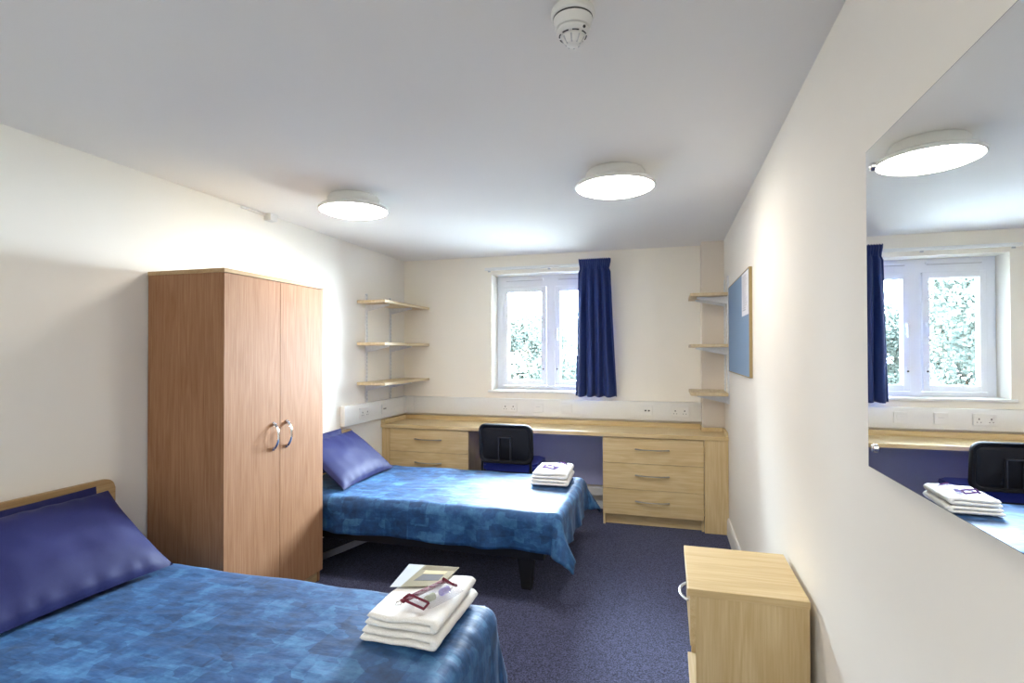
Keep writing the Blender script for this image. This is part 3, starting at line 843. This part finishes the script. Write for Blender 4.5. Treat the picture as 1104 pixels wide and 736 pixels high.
# ------------------------------------------------------------------ ceiling fittings
def ceiling_light(x, y, label):
    t = thing('ceiling_light', label, 'ceiling light', (x, y, HC), 'round ceiling lights')
    b = lathe(bm_new(), [(0, HC-.0005), (.138, HC-.0005), (.146, HC-.012), (.146, HC-.046), (.155, HC-.055), (.188, HC-.061), (.198, HC-.068), (.198, HC-.080), (.190, HC-.083), (.188, HC-.072), (0, HC-.072)], x, y, 64)
    obj('housing', b, plast, t, smooth=True)
    prof_ = [(.1875, HC-.076)]+[(.187*math.cos(a), HC-.078-.030*math.sin(a)) for a in [PI/2*k/10 for k in range(0, 10)]]+[(0, HC-.108)]
    obj('diffuser', lathe(bm_new(), prof_, x, y, 64), lampm, t, smooth=True)
    return t
l1 = ceiling_light(-.248, 2.725, 'round white ceiling light nearer the right wall')
l2 = dup(l1, (-1.748, 2.745, HC), 'round white ceiling light nearer the left wall, above the wardrobe')

fill_right = dup(l1, (-.25, -.70, HC), 'added round white fill light behind the camera, nearer the right wall')  # unseen pair added behind the camera to brighten the near room
fill_left = dup(l1, (-1.75, -.70, HC), 'added round white fill light behind the camera, nearer the left wall')

def detector(x, y):
    t = thing('smoke_detector', 'white round smoke detector on the ceiling near the camera', 'smoke detector', (x, y, HC))
    obj('base_ring', lathe(bm_new(), [(0, HC-.0005), (.056, HC-.0005), (.058, HC-.006), (.058, HC-.018), (.054, HC-.022), (0, HC-.022)], x, y), plast, t, smooth=True)
    obj('groove', lathe(bm_new(), [(.050, HC-.0215), (.052, HC-.0215), (.052, HC-.026), (0, HC-.026)], x, y), darkpl, t, smooth=True)
    obj('sounder_body', lathe(bm_new(), [(0, HC-.025), (.052, HC-.025), (.050, HC-.034), (.047, HC-.046), (.045, HC-.050), (.030, HC-.054), (0, HC-.054)], x, y), plast, t, smooth=True)
    b = lathe(bm_new(), [(0, HC-.053), (.042, HC-.053), (.043, HC-.060), (.038, HC-.068), (.032, HC-.070), (.029, HC-.070), (.028, HC-.076), (.021, HC-.088), (.015, HC-.092), (0, HC-.093)], x, y)
    obj('detector_head', b, plast, t, smooth=True)
    for k in range(8):
        a0 = 2*PI*k/8+.12; b = bm_new()
        tube(b, [(x+.0352*math.cos(a0+.5*i/5), y+.0352*math.sin(a0+.5*i/5), HC-.0692) for i in range(6)], .0018, 6)
        obj('slot', b, darkpl, t)
    for k in range(8):
        a = 2*PI*k/8; b = tube(bm_new(), [(x+.029*math.cos(a), y+.029*math.sin(a), HC-.074), (x+.017*math.cos(a), y+.017*math.sin(a), HC-.091)], .0022, 6)
        obj('cage_rib', b, plastg, t)
    lb = bm_new(); bmesh.ops.create_icosphere(lb, subdivisions=2, radius=.004, matrix=Matrix.Translation((x+.034, y-.026, HC-.062)))
    obj('indicator', lb, darkpl, t, smooth=True)
detector(-.236, 1.405)

t = thing('junction_box', 'small white junction box where the left wall meets the ceiling', 'junction box', (XL+.03, 2.93, HC))
obj('box_body', B(XL+.001, XL+.055, 2.90, 2.965, HC-.045, HC-.001, bev=.004), plast, t)
obj('conduit', B(XL+.001, XL+.016, 2.70, 2.90, HC-.016, HC-.001, bev=.002), plast, t)

# ------------------------------------------------------------------ pin board, paper, mirror
t = thing('pin_board', 'blue felt pin board on the right wall beside the shelves', 'notice board', (XR, 3.68, 1.25))
y0, y1, z0, z1 = 3.165, 4.20, 1.248, 1.856
obj('felt_panel', B(XR-.016, XR-.001, y0+.012, y1-.006, z0+.006, z1-.006), boardm, t)
b = bm_new(); box(b, XR-.017, XR-.001, y0, y0+.012, z0, z1, .001); box(b, XR-.017, XR-.001, y1-.006, y1, z0, z1)
box(b, XR-.017, XR-.001, y0+.012, y1-.006, z0, z0+.006); box(b, XR-.017, XR-.001, y0+.012, y1-.006, z1-.006, z1)
obj('edging', b, plain('board_edge_wood', lin(160, 140, 96), .6), t)
t = thing('paper_notice', 'white printed paper notice pinned to the upper right of the blue board', 'notice', (XR-.018, 3.34, 1.6))
obj('sheet', B(XR-.0175, XR-.0162, 3.195, 3.46, 1.60, 1.845), paperm, t)
b = bm_new(); rnd = random.Random(3); z = 1.825
while z > 1.62:
    e = 3.43-rnd.uniform(.0, .01); s_ = 3.225+rnd.uniform(0, .08)
    box(b, XR-.0179, XR-.0174, s_, e, z, z+.004); z -= .013
obj('printed_lines', b, plain('grey_print', lin(150, 152, 160), .7), t)

t = thing('wall_mirror', 'large frameless rectangular mirror clipped to the right wall in the foreground', 'mirror', (XR, .9, 1.145))
XMR = .4197
obj('mirror_glass', B(XMR, XMR+.005, .60, 1.3435, 1.145, 1.828), mirm, t)
obj('mirror_edge', box(box(box(bm_new(), XMR+.0003, XMR+.005, 1.3435, 1.3447, 1.1438, 1.8292), XMR+.0003, XMR+.005, .60, 1.3435, 1.1438, 1.145), XMR+.0003, XMR+.005, .60, 1.3435, 1.828, 1.8292), plain('mirror_edge_grey', lin(90, 98, 98), .3), t)
obj('backing_board', B(XMR+.0052, XR-.001, .63, 1.315, 1.18, 1.79), plain('backing_board', lin(190, 186, 176), .7), t)
for y in (1.305, .65):
    for z in (1.785, 1.19):
        b = tube(bm_new(), [(XMR+.004, y, z), (XMR-.004, y, z), (XMR-.006, y, z)], [.009, .009, .006], 16)
        obj('fixing_cap', b, chrome, t, smooth=True)
